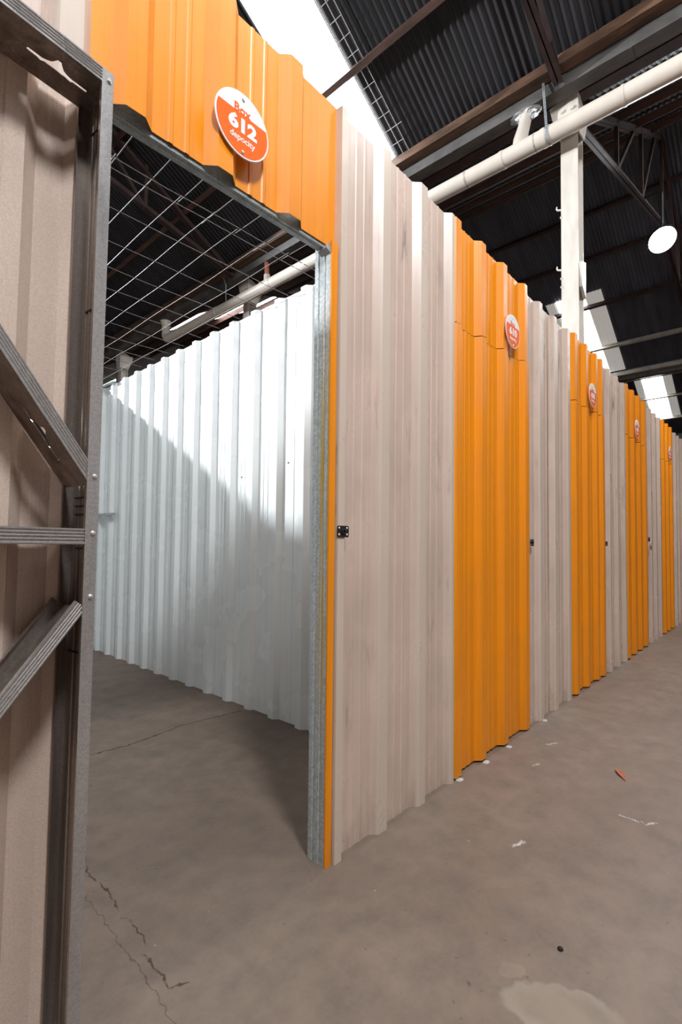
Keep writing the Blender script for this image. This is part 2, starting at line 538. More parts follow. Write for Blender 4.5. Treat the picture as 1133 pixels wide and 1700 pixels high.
EAVE = 5.55
SL = 0.56
def corrugated(mb, xa, za, xb, zb, y0, y1, pitch=0.066, amp=0.007, seg=6, t=0.003):
    n = int((y1 - y0) / pitch * seg)
    d = Vector((xb - xa, 0, zb - za)).normalized()
    nr = Vector((-d.z, 0, d.x))
    if nr.z < 0: nr = -nr
    b = len(mb.v)
    for (x, z) in ((xa, za), (xb, zb)):
        for i in range(n + 1):
            y = y0 + (y1 - y0) * i / n
            o = amp * math.sin(2 * PI * i / seg)
            mb.v.append((x + nr.x * o, y, z + nr.z * o))
    for i in range(n):
        mb.f.append((b + i, b + i + 1, b + n + 2 + i, b + n + 1 + i)); mb.m.append(0)
    return mb

def roof_z_desc(x, xv):   # slope falling towards a valley at xv
    return EAVE + SL * (xv - x)
def roof_z_asc(x, xv):
    return EAVE + SL * (x - xv)

# four visible slopes plus the mirrored slope above the camera
slopes = [('asc', -4.40, 0.0), ('desc', 0.0, 4.40), ('asc', 4.85, 9.225), ('desc', 9.225, 13.60), ('asc', 14.05, 18.425), ('desc', 18.425, 22.80)]
purlin_x = [[-3.6, -2.665, -1.73, -0.8], [0.8, 1.73, 2.665, 3.60], [5.55, 6.45, 7.40, 8.35], [9.95, 10.75, 11.75, 12.82], [15.0, 16.0, 17.0, 18.0], [19.0, 19.9, 20.85, 21.88]]
for (kind, xa, xb), pxs in zip(slopes, purlin_x):
    mb = MB()
    za = EAVE if kind == 'asc' else roof_z_desc(xa, xb)
    zb = roof_z_asc(xb, xa) if kind == 'asc' else EAVE
    corrugated(mb, xa, za, xb, zb, YF, YB)
    c = structure(build('ceiling', mb, M['roof_lit'] if kind == 'desc' and xa > 5 else M['roof'], smooth=True))
    for px in pxs:
        z = (roof_z_asc(px, xa) if kind == 'asc' else roof_z_desc(px, xb)) - 0.012
        b = MB()
        ang = math.atan(SL) * (1 if kind == 'asc' else -1)
        up = Vector((-math.sin(ang), 0, math.cos(ang)))
        ctr = Vector((px, 0, z)) - up * 0.058
        # lipped channel section
        w, h, t = 0.055, 0.10, 0.006
        prof = [(-w / 2, -h / 2), (w / 2, -h / 2), (w / 2, -h / 2 + t), (-w / 2 + t, -h / 2 + t), (-w / 2 + t, h / 2 - t), (w / 2, h / 2 - t), (w / 2, h / 2), (-w / 2, h / 2)]
        if px < 9: 
            prof = [(-w / 2, -h / 2), (w / 2, -h / 2), (w / 2, h / 2), (-w / 2, h / 2)]
        b.extrude(prof, (ctr.x, YF, ctr.z), (ctr.x, YB, ctr.z), Vector((up.z, 0, -up.x)), up)
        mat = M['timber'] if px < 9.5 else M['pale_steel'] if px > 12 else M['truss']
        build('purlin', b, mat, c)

# outer shell of the hall (mostly out of frame)
def shell(name, x0, x1, y0, y1, h):
    mb = MB(); mb.box(x0, x1, y0, y1, 0, h)
    structure(build(name, mb, M['shell']))
M['shell'] = plain('rendered_masonry', (0.30, 0.27, 0.25), 0.8, 0.0, 0.15, 2.0)
shell('wall_far_end', XR, XR + 0.2, YF, YB, 8.2)
shell('wall_near_end', XL - 0.2, XL, YF, YB, 8.2)
shell('wall_corridor_side', XL, XR, YF - 0.2, YF, 8.2)
shell('wall_rear_side', XL, XR, YB, YB + 0.2, 8.2)

# ------------------------------------------------------------------ roof lights
def skylight(label, kind, xa, xb, xv, yc0, yc1, ya0, ya1, group=None):
    f = (lambda x: roof_z_asc(x, xv)) if kind == 'asc' else (lambda x: roof_z_desc(x, xv))
    dz = -0.022
    t = thing('skylight', label, 'skylight', ((xa + xb) / 2, (yc0 + yc1) / 2, f((xa + xb) / 2)), group)
    mb = MB(); corrugated(mb, xa, f(xa) + dz, xb, f(xb) + dz, yc0, yc1, amp=0.008)
    build('clear_sheet', mb, M['sky_clear'], t, smooth=True)
    for y0, y1 in ((ya0, yc0), (yc1, ya1)):
        if y1 - y0 > 0.02:
            mb = MB(); corrugated(mb, xa, f(xa) + dz, xb, f(xb) + dz, y0, y1, amp=0.008)
            build('aged_sheet', mb, M['sky_aged'], t, smooth=True, label='dull yellowed translucent roof sheet')
    return t
skylight('glaring roof light sheet directly above the orange lintel and grey panel', 'desc', 2.35, 4.36, 4.40, 3.21, 3.86, 3.21, 3.86)
skylight('bright roof light behind the cream column, over the third orange door', 'desc', 11.45, 13.56, 13.60, 3.30, 3.90, 2.95, 4.12)
skylight('farthest roof light, small bright rectangle above the last grey panels', 'desc', 19.75, 21.95, 22.80, 3.24, 3.87, 2.96, 4.10)
skylight('roof light glimpsed through the wire mesh behind the cream drain pipe', 'asc', 5.2, 7.3, 4.85, 8.7, 9.8, 8.7, 9.8)
g = 'added roof lights over the corridor, out of view'
for kind, xa, xb, xv in (('asc', -4.3, -0.4, -4.40), ('desc', 0.4, 4.36, 4.40), ('asc', 4.9, 9.0, 4.85), ('desc', 9.5, 13.5, 13.60)):  # unseen strips added to grade the light down the row front
    skylight('added unseen roof light sheet over the corridor, brightening the storage row', kind, xa, xb, xv, -1.05, -0.35, -1.05, -0.35, g)

# guard mesh under the nearest roof light
gm = thing('guard_mesh', 'pale square wire mesh hanging under the bright roof light', 'wire mesh', (3.4, 3.1, 6.0))
def guard_pt(x, y): return (x, y, roof_z_desc(x, 4.40) - 0.10)
for y in (3.155, 3.075, 3.00):
    mb = MB(); mb.tube([guard_pt(2.4, y), guard_pt(4.36, y)], 0.0030 if y != 3.155 else 0.0045, 6)
    build('wire', mb, M['guard'], gm)
for i in range(16):
    x = 2.47 + 0.1245 * i
    mb = MB(); mb.tube([guard_pt(x, 2.995 - (0.06 if i % 4 == 1 else 0)), guard_pt(x, 3.26)], 0.0030, 6)
    build('wire', mb, M['guard'], gm)

# ------------------------------------------------------------------ valley gutters, columns, pipes
def gutter(xv, label, mat_beam):
    t = thing('roof_gutter', label, 'gutter', (xv + 0.1, 4, EAVE - 0.2))
    mb = MB()
    th = 0.006
    z0, z1 = 5.317, 5.43
    outer = [(xv + 0.03, z1), (xv + 0.055, z0), (xv + 0.195, z0), (xv + 0.30, 5.55)]
    inner = [(xv + 0.30 - th, 5.55), (xv + 0.195 - th, z0 + th), (xv + 0.055 + th, z0 + th), (xv + 0.03 + th, z1)]
    mb.extrude(outer + inner, (0, YF, 0), (0, YB, 0), (1, 0, 0), (0, 0, 1))
    build('trough', mb, M['gutter'], t)
    b = MB(); b.box(xv - 0.085, xv + 0.025, YF, YB, 5.41, 5.50)
    build('gutter_beam', b, mat_beam, t)
    b = MB(); b.box(xv + 0.31, xv + 0.43, YF, YB, 5.40, 5.52)
    build('gutter_beam', b, M['truss'], t)
    return t
gt1 = gutter(4.40, 'dark zinc valley gutter with a rusty beam running above the cream pipe', M['beam'])
gt2 = gutter(13.60, 'pale valley gutter beam crossing behind the second bright roof light', M['pale_steel'])
# lap joints of the nearer trough
for y in (0.9, 2.55, 5.0, 7.6):
    b = MB(); b.box(4.456, 4.594, y, y + 0.03, 5.312, 5.3175)
    build('lap_strip', b, M['gutter'], gt1)

def column(y, label, xc=4.68, hooks=False):
    t = thing('steel_column', label, 'column', (xc + 0.075, y, 0))
    w, d, tf, tw = 0.150, 0.150, 0.012, 0.010
    prof = [(0, -w / 2), (tf, -w / 2), (tf, -tw / 2), (d - tf, -tw / 2), (d - tf, -w / 2), (d, -w / 2), (d, w / 2), (d - tf, w / 2), (d - tf, tw / 2), (tf, tw / 2), (tf, w / 2), (0, w / 2)]
    mb = MB(); mb.extrude(prof, (xc, y, 0), (xc, y, 5.24), (1, 0, 0), (0, 1, 0))
    build('shaft', mb, M['column'], t)
    cap = MB(); cap.box(xc - 0.02, xc + 0.25, y - 0.095, y + 0.095, 5.285, 5.312)
    build('cap_plate', cap, M['column'], t)
    for s in (-1, 1):
        g_ = MB()
        yy = y + s * 0.082
        pr = [(xc - 0.022, 5.375), (xc + 0.04, 5.375), (xc + 0.25, 5.285), (xc + 0.235, 5.20), (xc + 0.155, 5.02), (xc - 0.022, 5.02)]
        g_.extrude(pr, (0, yy - 0.006, 0), (0, yy + 0.006, 0), (1, 0, 0), (0, 0, 1))
        build('gusset', g_, M['column'], t)
    fp = MB(); fp.box(xc - 0.036, xc - 0.024, y - 0.092, y + 0.088, 5.0, 5.39)
    fpl = build('front_plate', fp, M['column'], t)
    wg = MB()
    wg.hexa([(xc - 0.03, y + 0.09, 5.12), (xc - 0.03, y + 0.125, 5.16), (xc - 0.02, y + 0.125, 5.16), (xc - 0.02, y + 0.09, 5.12), (xc - 0.034, y + 0.09, 5.36), (xc - 0.034, y + 0.165, 5.345), (xc - 0.024, y + 0.165, 5.345), (xc - 0.024, y + 0.09, 5.36)])
    build('wing_plate', wg, M['column'], t)
    for sy in (-0.045, 0.045):
        b = MB(); b.lathe([(0, 0.016), (0.014, 0.016), (0.016, 0.0), (0.016, -0.004)], (xc - 0.036, y + sy, 5.24 + sy * 0.1), (-1, 0, 0), 8)
        build('bolt', b, M['column'], fpl)
    if hooks:
        for z in (4.36, 3.79):
            b = MB(); b.tube([(xc + 0.006, y + 0.072, z - 0.01), (xc + 0.002, y + 0.105, z), (xc, y + 0.115, z + 0.012), (xc, y + 0.112, z + 0.035)], [0.010, 0.009, 0.008, 0.006], 6)
            build('hook', b, M['column'], t)
        for z in (4.28, 3.70, 3.62):
            b = MB(); b.lathe([(0, 0.012), (0.010, 0.010), (0.013, 0.0), (0.013, -0.004)], (xc + 0.006, y + 0.074, z), (0, 1, 0), 8)
            build('bolt', b, M['column'], t)
        b = MB(); b.hexa([(xc + 0.02, y - 0.10, 3.58), (xc + 0.13, y - 0.10, 3.50), (xc + 0.13, y - 0.077, 3.50), (xc + 0.02, y - 0.077, 3.58), (xc + 0.0, y - 0.10, 3.80), (xc + 0.13, y - 0.10, 3.84), (xc + 0.13, y - 0.077, 3.84), (xc + 0.0, y - 0.077, 3.80)])
        build('splice_plate', b, M['column'], t)
    return t
c0 = column(1.463, 'tall cream steel column rising behind the orange and grey row', hooks=True)
c1 = column(6.36, 'cream column with flared top seen behind the mesh beside the drain pipe')
c2 = column(10.95, 'farthest cream column with flared top, seen beside the open door edge')

# cream drain pipe along the valley
PX, PZ, PR = 4.50, 4.974, 0.078
dp = thing('drain_pipe', 'thick cream drain pipe crossing in front of the column under the gutter', 'pipe', (PX, 3, PZ))
mb = MB(); mb.tube([(PX, -3.0, PZ), (PX, 2.0, PZ), (PX, 8.50, PZ)], PR, 28)
build('pipe_run', mb, M['pipe'], dp, smooth=True)
def coupling(y, w, r=PR + 0.004, mat='pipe'):
    b = MB(); b.lathe([(PR - 0.002, -w / 2), (r, -w / 2), (r + 0.001, 0), (r, w / 2), (PR - 0.002, w / 2)], (PX, y, PZ), (0, 1, 0), 28)
    return build('coupling', b, M[mat], dp, smooth=True)
coupling(2.02, 0.035); coupling(1.62, 0.04, mat='pipe'); coupling(0.97, 0.02); coupling(5.62, 0.22, PR + 0.006); coupling(6.9, 0.05)
coupling(2.40, 0.022, PR + 0.0015, 'pipe_dirt'); coupling(1.70, 0.012, PR + 0.0015, 'pipe_dirt')
b = MB(); b.tube([(PX, 1.86, PZ + 0.02), (PX - 0.005, 1.845, PZ + 0.10), (PX + 0.005, 1.83, PZ + 0.17), (PX + 0.02, 1.805, 5.25), (PX + 0.02, 1.80, 5.315)], [0.066, 0.064, 0.058, 0.052, 0.052], 18)
build('branch_pipe', b, M['pipe'], dp, smooth=True)
b = MB(); b.tube([(PX, 8.44, PZ), (PX, 8.53, PZ + 0.015), (PX, 8.58, PZ + 0.07), (PX, 8.59, 5.17), (PX, 8.59, 5.315)], [PR, PR, PR, PR * 0.85, PR * 0.95], 18)
build('elbow', b, M['pipe'], dp, smooth=True)
b = MB(); b.lathe([(0.075, -0.14), (0.075, -0.06), (0.105, -0.005), (0.105, 0.0)], (PX + 0.005, 8.59, 5.315), (0, 0, 1), 18)
build('outlet_collar', b, M['pipe'], dp, smooth=True)
b = MB(); b.tube([(PX, 5.62, PZ + 0.06), (PX, 5.62, 5.13)], 0.048, 14)
build('branch_socket', b, M['pipe'], dp, smooth=True)
b = MB(); b.tube([(PX, 5.62, 5.12), (PX - 0.01, 5.63, 5.48)], 0.034, 14)
build('vertical_stub', b, M['redpipe'], dp, smooth=True, label='red-brown plastic stub pipe')
# crumpled metal flashing round the outlet
b = MB()
random.seed(3)
rings = [(0.055, -0.075), (0.075, -0.035), (0.105, -0.012), (0.135, -0.003), (0.150, 0.0)]
nn = 22
for i in range(nn):
    a = 2 * PI * i / nn
    for r, h in rings:
        k = 1 + random.uniform(-0.10, 0.10)
        b.v.append((PX + 0.025 + r * k * math.cos(a) * 0.6, 1.80 + r * k * math.sin(a), 5.316 + h * (1 + random.uniform(-0.25, 0.25))))
for i in range(nn):
    j = (i + 1) % nn
    for q in range(len(rings) - 1):
        b.f.append((i * 5 + q, j * 5 + q, j * 5 + q + 1, i * 5 + q + 1)); b.m.append(0)
build('flashing', b, M['foil'], dp)
# perforated hanger strap
hs = thing('pipe_hanger', 'perforated steel strap holding the cream pipe beside the column', 'strap', (PX, 1.6, 5.2))
b = MB()
n_ = 24
top, bot = Vector((4.40, 1.60, 5.46)), Vector((PX - PR - 0.004, 1.575, PZ + 0.02))
for i in range(n_):
    p = top.lerp(bot, i / n_); q = top.lerp(bot, (i + 1) / n_)
    e = Vector((0, 0.011, 0)); e2 = Vector((0, 0.0045, 0)); ln = (q - p)
    m1 = p + ln * 0.3; m2 = p + ln * 0.7
    b.poly([p - e, p + e, m1 + e, m1 - e]); b.poly([m2 - e, m2 + e, q + e, q - e])
    b.poly([m1 - e, m1 - e2, m2 - e2, m2 - e]); b.poly([m1 + e2, m1 + e, m2 + e, m2 + e2])
build('strap', b, M['galv'], hs)
b = MB(); b.lathe([(PR + 0.001, -0.011), (PR + 0.006, -0.011), (PR + 0.006, 0.011), (PR + 0.001, 0.011)], (PX, 1.575, PZ), (0, 1, 0), 24)
build('strap_loop', b, M['galv'], hs)
hw = thing('pipe_hanger', 'thin twisted wire holding the drain pipe beyond the wire mesh', 'strap', (PX, 6.6, 5.2))
b = MB(); b.tube([(4.42, 6.62, 5.43), (PX - 0.04, 6.60, 5.30), (PX - 0.03, 6.62, 5.20), (PX - 0.05, 6.58, PZ + 0.068)], 0.008, 6)
build('strap', b, M['galv'], hw)

# ------------------------------------------------------------------ roof trusses
def truss(y, xa, xb, label, half=None, mat='truss'):
    t = thing('roof_truss', label, 'truss', ((xa + xb) / 2, y, 5.4))
    xm = (xa + xb) / 2
    zr = EAVE + SL * (xm - xa) - 0.17
    ze = EAVE - 0.17
    zc = 5.24 + 0.27 * (xm - xa)          # raised bottom chord meets the king post
    def dbl(p, q, w=0.05, h=0.09, gap=0.006, name='chord'):
        for s in (-1, 1):
            b = MB()
            off = Vector((0, s * gap, 0))
            # angle section
            p_, q_ = Vector(p) + off, Vector(q) + off
            d = (q_ - p_).normalized(); up = Vector((0, 1, 0)).cross(d)
            if up.z < 0: up = -up
            ax = Vector((0, s, 0))
            b.extrude([(0, -h / 2), (w, -h / 2), (w, -h / 2 + 0.008), (0.008, -h / 2 + 0.008), (0.008, h / 2), (0, h / 2)], p_, q_, ax, up)
            build(name, b, M[mat], t)
    dbl((xa + 0.05, y, ze), (xm, y, zr), name='top_chord', w=0.04, h=0.08)
    dbl((xm, y, zr), (xb - 0.25, y, ze), name='top_chord', w=0.04, h=0.08)
    dbl((xa + 0.02, y, 5.26 + 0.02), (xm, y, zc), name='bottom_chord', w=0.035, h=0.075)
    dbl((xm, y, zc), (xb - 0.20, y, 5.355), name='bottom_chord', w=0.035, h=0.075)
    def strut(p, q, w=0.045):
        b = MB(); b.beam(p, q, w, w, up=(0, 1, 0)); build('strut', b, M[mat], t)
    strut((xm, y, zc), (xm, y, zr))
    for k in (0.36, 0.66):
        for s, x0 in ((1, xa), (-1, xb)):
            x = x0 + s * k * (xm - xa)
            zt = ze + (zr - ze) * k; zb_ = 5.26 + (zc - 5.26) * k
            strut((x, y, zb_), (x, y, zt))
            x2 = x0 + s * (k + 0.22) * (xm - xa)
            strut((x, y, zb_), (x2, y, ze + (zr - ze) * (k + 0.22)), 0.04)
    for x in (xa + 0.12,):
        b = MB(); b.box(x - 0.09, x + 0.09, y - 0.008, y + 0.008, 5.22, 5.46); build('end_plate', b, M[mat], t)
    return t
truss(1.463, -4.40, 4.62, 'dark red truss over the front of the open unit, ending at the near column')
truss(6.36, -4.40, 4.62, 'dark red truss above the wire mesh, ending at the second column')
truss(10.95, -4.40, 4.62, 'dark red truss at the back, ending at the farthest column')
truss(1.463, 4.80, 13.64, 'dark steel truss beyond the near column that carries the flood light')
truss(6.36, 4.80, 13.64, 'dark steel truss in the second roof bay, deeper than the flood light')

# ------------------------------------------------------------------ flood lights
def flood(label, x, y, z, direction, power, chord_z, cone=172, soft=0.16, arm=0.0):
    t = thing('flood_light', label, 'lamp', (x, y, z))
    d = Vector(direction).normalized()
    b = MB(); b.lathe([(0, -0.11), (0.06, -0.11), (0.09, -0.075), (0.15, -0.05), (0.180, -0.01), (0.180, 0.012), (0.166, 0.016), (0.166, 0.0)], (x, y, z), d, 28)
    build('housing', b, M['black'], t, smooth=True)
    b = MB(); b.lathe([(0, 0.012), (0.10, 0.010), (0.165, 0.004)], (x, y, z), d, 28)
    build('lens', b, M['lens'], t, smooth=True)
    b = MB(); b.tube([Vector((x, y, z)) - d * 0.10, (x, y, z + 0.17), (x, y, chord_z)] + ([(x, y + arm * 0.3, chord_z + 0.02), (x, y + arm, chord_z + 0.02)] if arm else []), 0.014, 8)
    build('bracket', b, M['black'], t)
    ld = bpy.data.lights.new('flood_lamp', 'SPOT')
    ld.energy = power; ld.color = (0.90, 0.95, 1.0); ld.spot_size = rad(cone); ld.spot_blend = 0.35; ld.shadow_soft_size = soft
    lo = bpy.data.objects.new('flood_lamp', ld); link(lo, t)
    lo.location = d * 0.03
    lo.rotation_euler = d.to_track_quat('-Z', 'Y').to_euler()
    return t
flood('round white flood light glaring below the dark truss at right', 7.70, 1.225, 5.352, (-0.55, -0.35, -0.75), LAMP_W * 1.0, 6.00, 150, arm=0.24)
flood('round flood light high at the back of the first roof bay, outside the photo', -2.5, 10.93, 5.68, (4.8, -7.1, -4.0), LAMP_W * 17.0, 5.80, 62)
flood('round flood light high over the near corridor, hung from the ridge outside the photo', 0.0, -1.7, 5.85, (0.20, 0.60, -0.76), LAMP_W * 1.95, 7.90, 130, 0.40)

# ================================================================== STORAGE ROW FRONT
YP = 1.362                       # plane of the flat pans
CW, FLK, RH = 0.056, 0.034, 0.033
front = lambda s, d, z: (s, YP - d, z)
def front_panel(name, label, cat, s0, s1, z0, z1, crests, mats, dy=0.0, group=None, seed=0.0, nz=6, wob=0.0025, returned=False):
    mb = MB()
    prof = rib_profile(s0, s1, crests, CW, FLK, RH)
    if returned:
        prof = [(s0, 0.0), (s0 + 0.003, RH)] + [p for p in prof if p[0] > s0 + 0.004]
    sheet(mb, prof, z0, z1, lambda s, d, z: (s, YP - dy - d, z), nz=nz, seed=seed, wob=wob)
    o = build(name, mb, mats)
    # put the object's origin at its foot
    off = Vector(((s0 + s1) / 2, YP, z0 if not callable(z0) else 0))
    o.data.transform(Matrix.Translation(-off)); o.location = off
    o['label'] = label; o['category'] = cat
    if group: o['group'] = group
    return o
GM = [M['grey'], M['inner']]
OM = [M['orange'], M['inner']]
random.seed(5)
def jag(base, slope, s0, seed, amp=0.012):
    return lambda s: base + slope * (s - s0) + amp * noise.noise(Vector((s * 9.0, seed, 0.3)))

front_panel('front_panel', 'grey ribbed panel of the neighbouring unit, behind the open door', 'metal panel', -0.45, 0.478, 0.0, 3.03, [-0.38, -0.10, 0.14, 0.425], GM, seed=1)
front_panel('lintel_panel', 'orange lintel panel above the open doorway, under sign 612', 'metal panel', 0.481, 1.4435, 2.438, 3.035, [0.593, 0.888, 1.190], OM, seed=2)
front_panel('front_panel', 'widest grey ribbed panel with the black lock plate and dark scuffs', 'metal panel', 1.436, 2.349, 0.0, 3.03, [1.450, 1.745, 2.050, 2.352], GM, dy=0.002, seed=3, returned=True)
# closed orange doors, lintels and grey panels beyond
units = [
    # door x0, x1, lintel x1, cut z at left, slope, crests, grey pieces [(x0, x1, crests)]
    (2.354, 3.385, 3.352, 2.448, 0.048, [2.400, 2.695, 2.995, 3.335], [(3.372, 3.812, [3.31, 3.605, 3.91]), (3.822, 4.262, [3.905, 4.212])]),
    (4.266, 5.245, 5.205, 2.462, 0.024, [4.40, 4.70, 5.00, 5.19], [(5.24, 6.066, [5.45, 5.74, 6.04])]),
    (6.070, 7.150, 7.100, 2.470, 0.010, [6.17, 6.47, 6.77, 7.07], [(7.145, 8.190, [7.40, 7.70, 8.00])]),
    (8.194, 9.090, 9.050, 2.470, 0.010, [8.30, 8.60, 8.90], [(9.085, 9.920, [9.25, 9.55, 9.85])]),
    (9.925, 10.85, 10.82, 2.470, 0.0, [10.05, 10.35, 10.65], [(10.85, 11.75, [11.0, 11.3, 11.6])]),
]
nth = ['first', 'second', 'third', 'fourth', 'fifth']
num = ['610', '608', '606', '604', '602']
for k, (a, b_, lb, zc, sl, cr_, greys) in enumerate(units):
    cut = jag(zc, sl, a, k * 3.1)
    front_panel('storage_door', f'{nth[k]} closed orange ribbed door along the row, under sign {num[k]}' if k < 4 else 'last orange ribbed door, a sliver at the right edge', 'door', a, b_, 0.012, (lambda s, c=cut: c(s) - 0.006), cr_, OM, dy=0.004, seed=10 + k)
    front_panel('lintel_panel', f'orange lintel panel bearing sign {num[k]}, above the {nth[k]} closed door' if k < 4 else 'orange lintel strip above the last door at the right edge', 'metal panel', a, lb, cut, 3.035, cr_, OM, seed=20 + k)
    for j, (ga, gb, gc) in enumerate(greys):
        lab = {(0, 0): 'narrow grey panel right of door 610, left of the dark seam', (0, 1): 'narrow grey panel right of the dark seam, before door 608',
               (1, 0): 'grey ribbed panel between doors 608 and 606', (2, 0): 'grey ribbed panel with the padlocked plate, between doors 606 and 604',
               (3, 0): 'grey ribbed panel right of door 604 at the photo edge', (4, 0): 'grey ribbed panel beyond the last orange door, out of view'}[(k, j)]
        front_panel('front_panel', lab, 'metal panel', ga, gb, 0.0, 3.01, gc, GM, seed=30 + k + j)
# added black sheet behind the row, blocks daylight at the sheet gaps
bk = MB(); bk.box(2.36, 11.7, 1.372, 1.382, 0.0, 2.95)
bk2 = structure(build('light_block', bk, M['black']))

# ------------------------------------------------------------------ door frame of the open unit
df = thing('door_frame', 'galvanised steel frame of the open doorway, yellow streaks on its post', 'door frame', (1.42, 1.39, 0))
b = MB()
# lipped stud: web faces the opening (-X), lightly grooved
Y0, Y1 = 1.346, 1.436
prof = [(1.400, Y0), (1.400, Y0 + 0.024), (1.4025, Y0 + 0.027), (1.4025, Y0 + 0.033), (1.400, Y0 + 0.036), (1.400, Y1 - 0.030), (1.4025, Y1 - 0.027), (1.4025, Y1 - 0.022), (1.400, Y1 - 0.019), (1.400, Y1),
        (1.440, Y1), (1.440, Y1 - 0.010), (1.4385, Y1 - 0.010), (1.4385, Y1 - 0.0015), (1.4045, Y1 - 0.0015), (1.4045, Y0 + 0.0015), (1.426, Y0 + 0.0015), (1.426, Y0)]
b.extrude(prof, (0, 0, 0), (0, 0, 2.452), (1, 0, 0), (0, 1, 0))
build('jamb_post', b, M['stud'], df)
b = MB()
b.extrude([(1.398, 1.3385), (1.432, 1.3385), (1.432, 1.340), (1.3995, 1.340), (1.3995, 1.3455), (1.398, 1.3455)], (0, 0, 0), (0, 0, 2.452), (1, 0, 0), (0, 1, 0))
build('edge_strip', b, M['orange'], df, label='orange painted folded edge strip')
b = MB()
hz = 2.424
prof = [(1.3665, hz), (1.372, hz), (1.374, hz + 0.002), (1.380, hz + 0.002), (1.382, hz), (1.404, hz), (1.404, hz + 0.05), (1.4025, hz + 0.05), (1.4025, hz + 0.004), (1.368, hz + 0.004), (1.368, hz + 0.06), (1.3665, hz + 0.06)]
b.extrude(prof, (0.40, 0, 0), (1.442, 0, 0), (0, 1, 0), (0, 0, 1))
build('header_channel', b, M['header'], df)
b = MB()
b.hexa([(1.378, 1.350, 2.418), (1.400, 1.350, 2.405), (1.400, 1.400, 2.405), (1.378, 1.400, 2.418), (1.378, 1.350, 2.430), (1.400, 1.350, 2.430), (1.400, 1.400, 2.430), (1.378, 1.400, 2.430)])
build('corner_clip', b, M['galv'], df)
b = MB()
b.extrude([(0.468, 1.37), (0.468, 1.44), (0.508, 1.44), (0.508, 1.43), (0.4695, 1.438), (0.4695, 1.372), (0.508, 1.372), (0.508, 1.37)], (0, 0, 0), (0, 0, 2.424), (1, 0, 0), (0, 1, 0))
build('jamb_post', b, M['galv'], df)

# ------------------------------------------------------------------ unit partitions
def sheet_wall(name, mapf, s_edges, z1, crest0, pitch, mats, seed):
    root = bpy.data.objects.new(name, None); COL.objects.link(root); structure(root)
    for i, (a, b_) in enumerate(zip(s_edges, s_edges[1:])):
        mb = MB()
        cs = [crest0 + pitch * j for j in range(-2, 40) if a - 0.1 < crest0 + pitch * j < b_ + 0.1]
        sheet(mb, rib_profile(a, b_ + 0.02, cs, 0.052, 0.030, 0.034), 0.0, z1, lambda s, d, z, k=i: mapf(s, d + 0.0022 * (k % 2), z), nz=5, seed=seed + i, wob=0.002, front=0, back=1)
        build('metal_sheet', mb, mats, root)
    return root
WM = [M['white'], M['white']]
ztop = lambda s: 3.00 - 0.010 * max(0, s - 3.5)
wr = sheet_wall('wall_right', lambda s, d, z: (2.318 - d, s, z), [1.44, 2.56, 3.68, 4.80, 5.86], lambda s: 3.00 - 0.014 * max(0, s - 2.9), 2.455, 0.2785, WM, 50)
wb = sheet_wall('wall_back', lambda s, d, z: (s, 5.885 - d, z), [0.44, 1.40, 2.30], 2.97, 0.50, 0.2785, WM, 60)
wl = sheet_wall('wall_left', lambda s, d, z: (0.462 + d, s, z), [1.45, 2.56, 3.68, 4.80, 5.87], 2.99, 1.60, 0.2785, WM, 70)
# girts and tracks of the back wall
for z, nm in ((1.50, 'girt'), (2.955, 'girt'), (0.0, 'bottom_track')):
    b = MB()
    x0, x1 = 0.49, 2.27
    b.extrude([(5.80, z), (5.852, z), (5.852, z + 0.032), (5.848, z + 0.032), (5.848, z + 0.004), (5.804, z + 0.004), (5.804, z + 0.032), (5.80, z + 0.032)], (x0, 0, 0), (x1, 0, 0), (0, 1, 0), (0, 0, 1))
    build(nm, b, M['galv'], wb)
for z, y0 in ((1.502, 5.36), (2.962, 5.42)):
    b = MB()
    b.extrude([(2.243, z), (2.283, z), (2.283, z + 0.03), (2.280, z + 0.03), (2.280, z + 0.003), (2.243, z + 0.003)], (0, y0, 0), (0, 5.80, 0), (1, 0, 0), (0, 0, 1))
    build('bracket', b, M['galv'], wr)
# screws in the white sheets
for y, z in ((2.62, 1.80), (3.16, 1.74), (2.74, 2.62), (3.02, 2.80), (3.30, 2.50), (4.15, 1.9)):
    b = MB(); b.lathe([(0, 0.004), (0.006, 0.003), (0.007, 0.0)], (2.3145, y, z), (-1, 0, 0), 8)
    build('screw', b, M['gutter'], wr)

# ------------------------------------------------------------------ wire mesh over the unit
ms1 = thing('wire_mesh', 'short front sheet of steel wire mesh roofing the open unit', 'wire mesh', (1.4, 1.8, 3.0))
ms2 = thing('wire_mesh', 'long rear sheet of steel wire mesh roofing the open unit', 'wire mesh', (1.4, 4.0, 3.0))
def sag(x, y): return 3.002 - 0.010 * math.sin(PI * (x - 0.46) / 1.85) - 0.004 * math.sin(y * 5 + x * 3)
def wire_x(parent, y):
    mb = MB(); mb.tube([(0.44 + 1.87 * i / 10, y + 0.004 * math.sin(i * 1.7 + y * 9), sag(0.44 + 1.87 * i / 10, y) + 0.006) for i in range(11)], 0.0023, 6)
    build('wire', mb, M['wire'], parent, smooth=True)
def wire_y(parent, x, y0, y1, dz=0.0):
    n = max(4, int((y1 - y0) / 0.14))
    mb = MB(); mb.tube([(x + 0.018 * (y0 + (y1 - y0) * i / n - 2.2), y0 + (y1 - y0) * i / n, sag(x, y0 + (y1 - y0) * i / n) + dz) for i in range(n + 1)], 0.0023, 6)
    build('wire', mb, M['wire'], parent, smooth=True)
for y in (1.41, 1.70, 1.985, 2.270):
    wire_x(ms1, y)
for y in (2.342, 2.640, 2.940, 3.222, 3.505, 3.775, 4.055, 4.335, 4.61, 4.89, 5.17, 5.45, 5.74):
    wire_x(ms2, y)
xs = [0.573, 0.746, 0.920, 1.095, 1.263, 1.440, 1.618, 1.795, 1.97, 2.145]
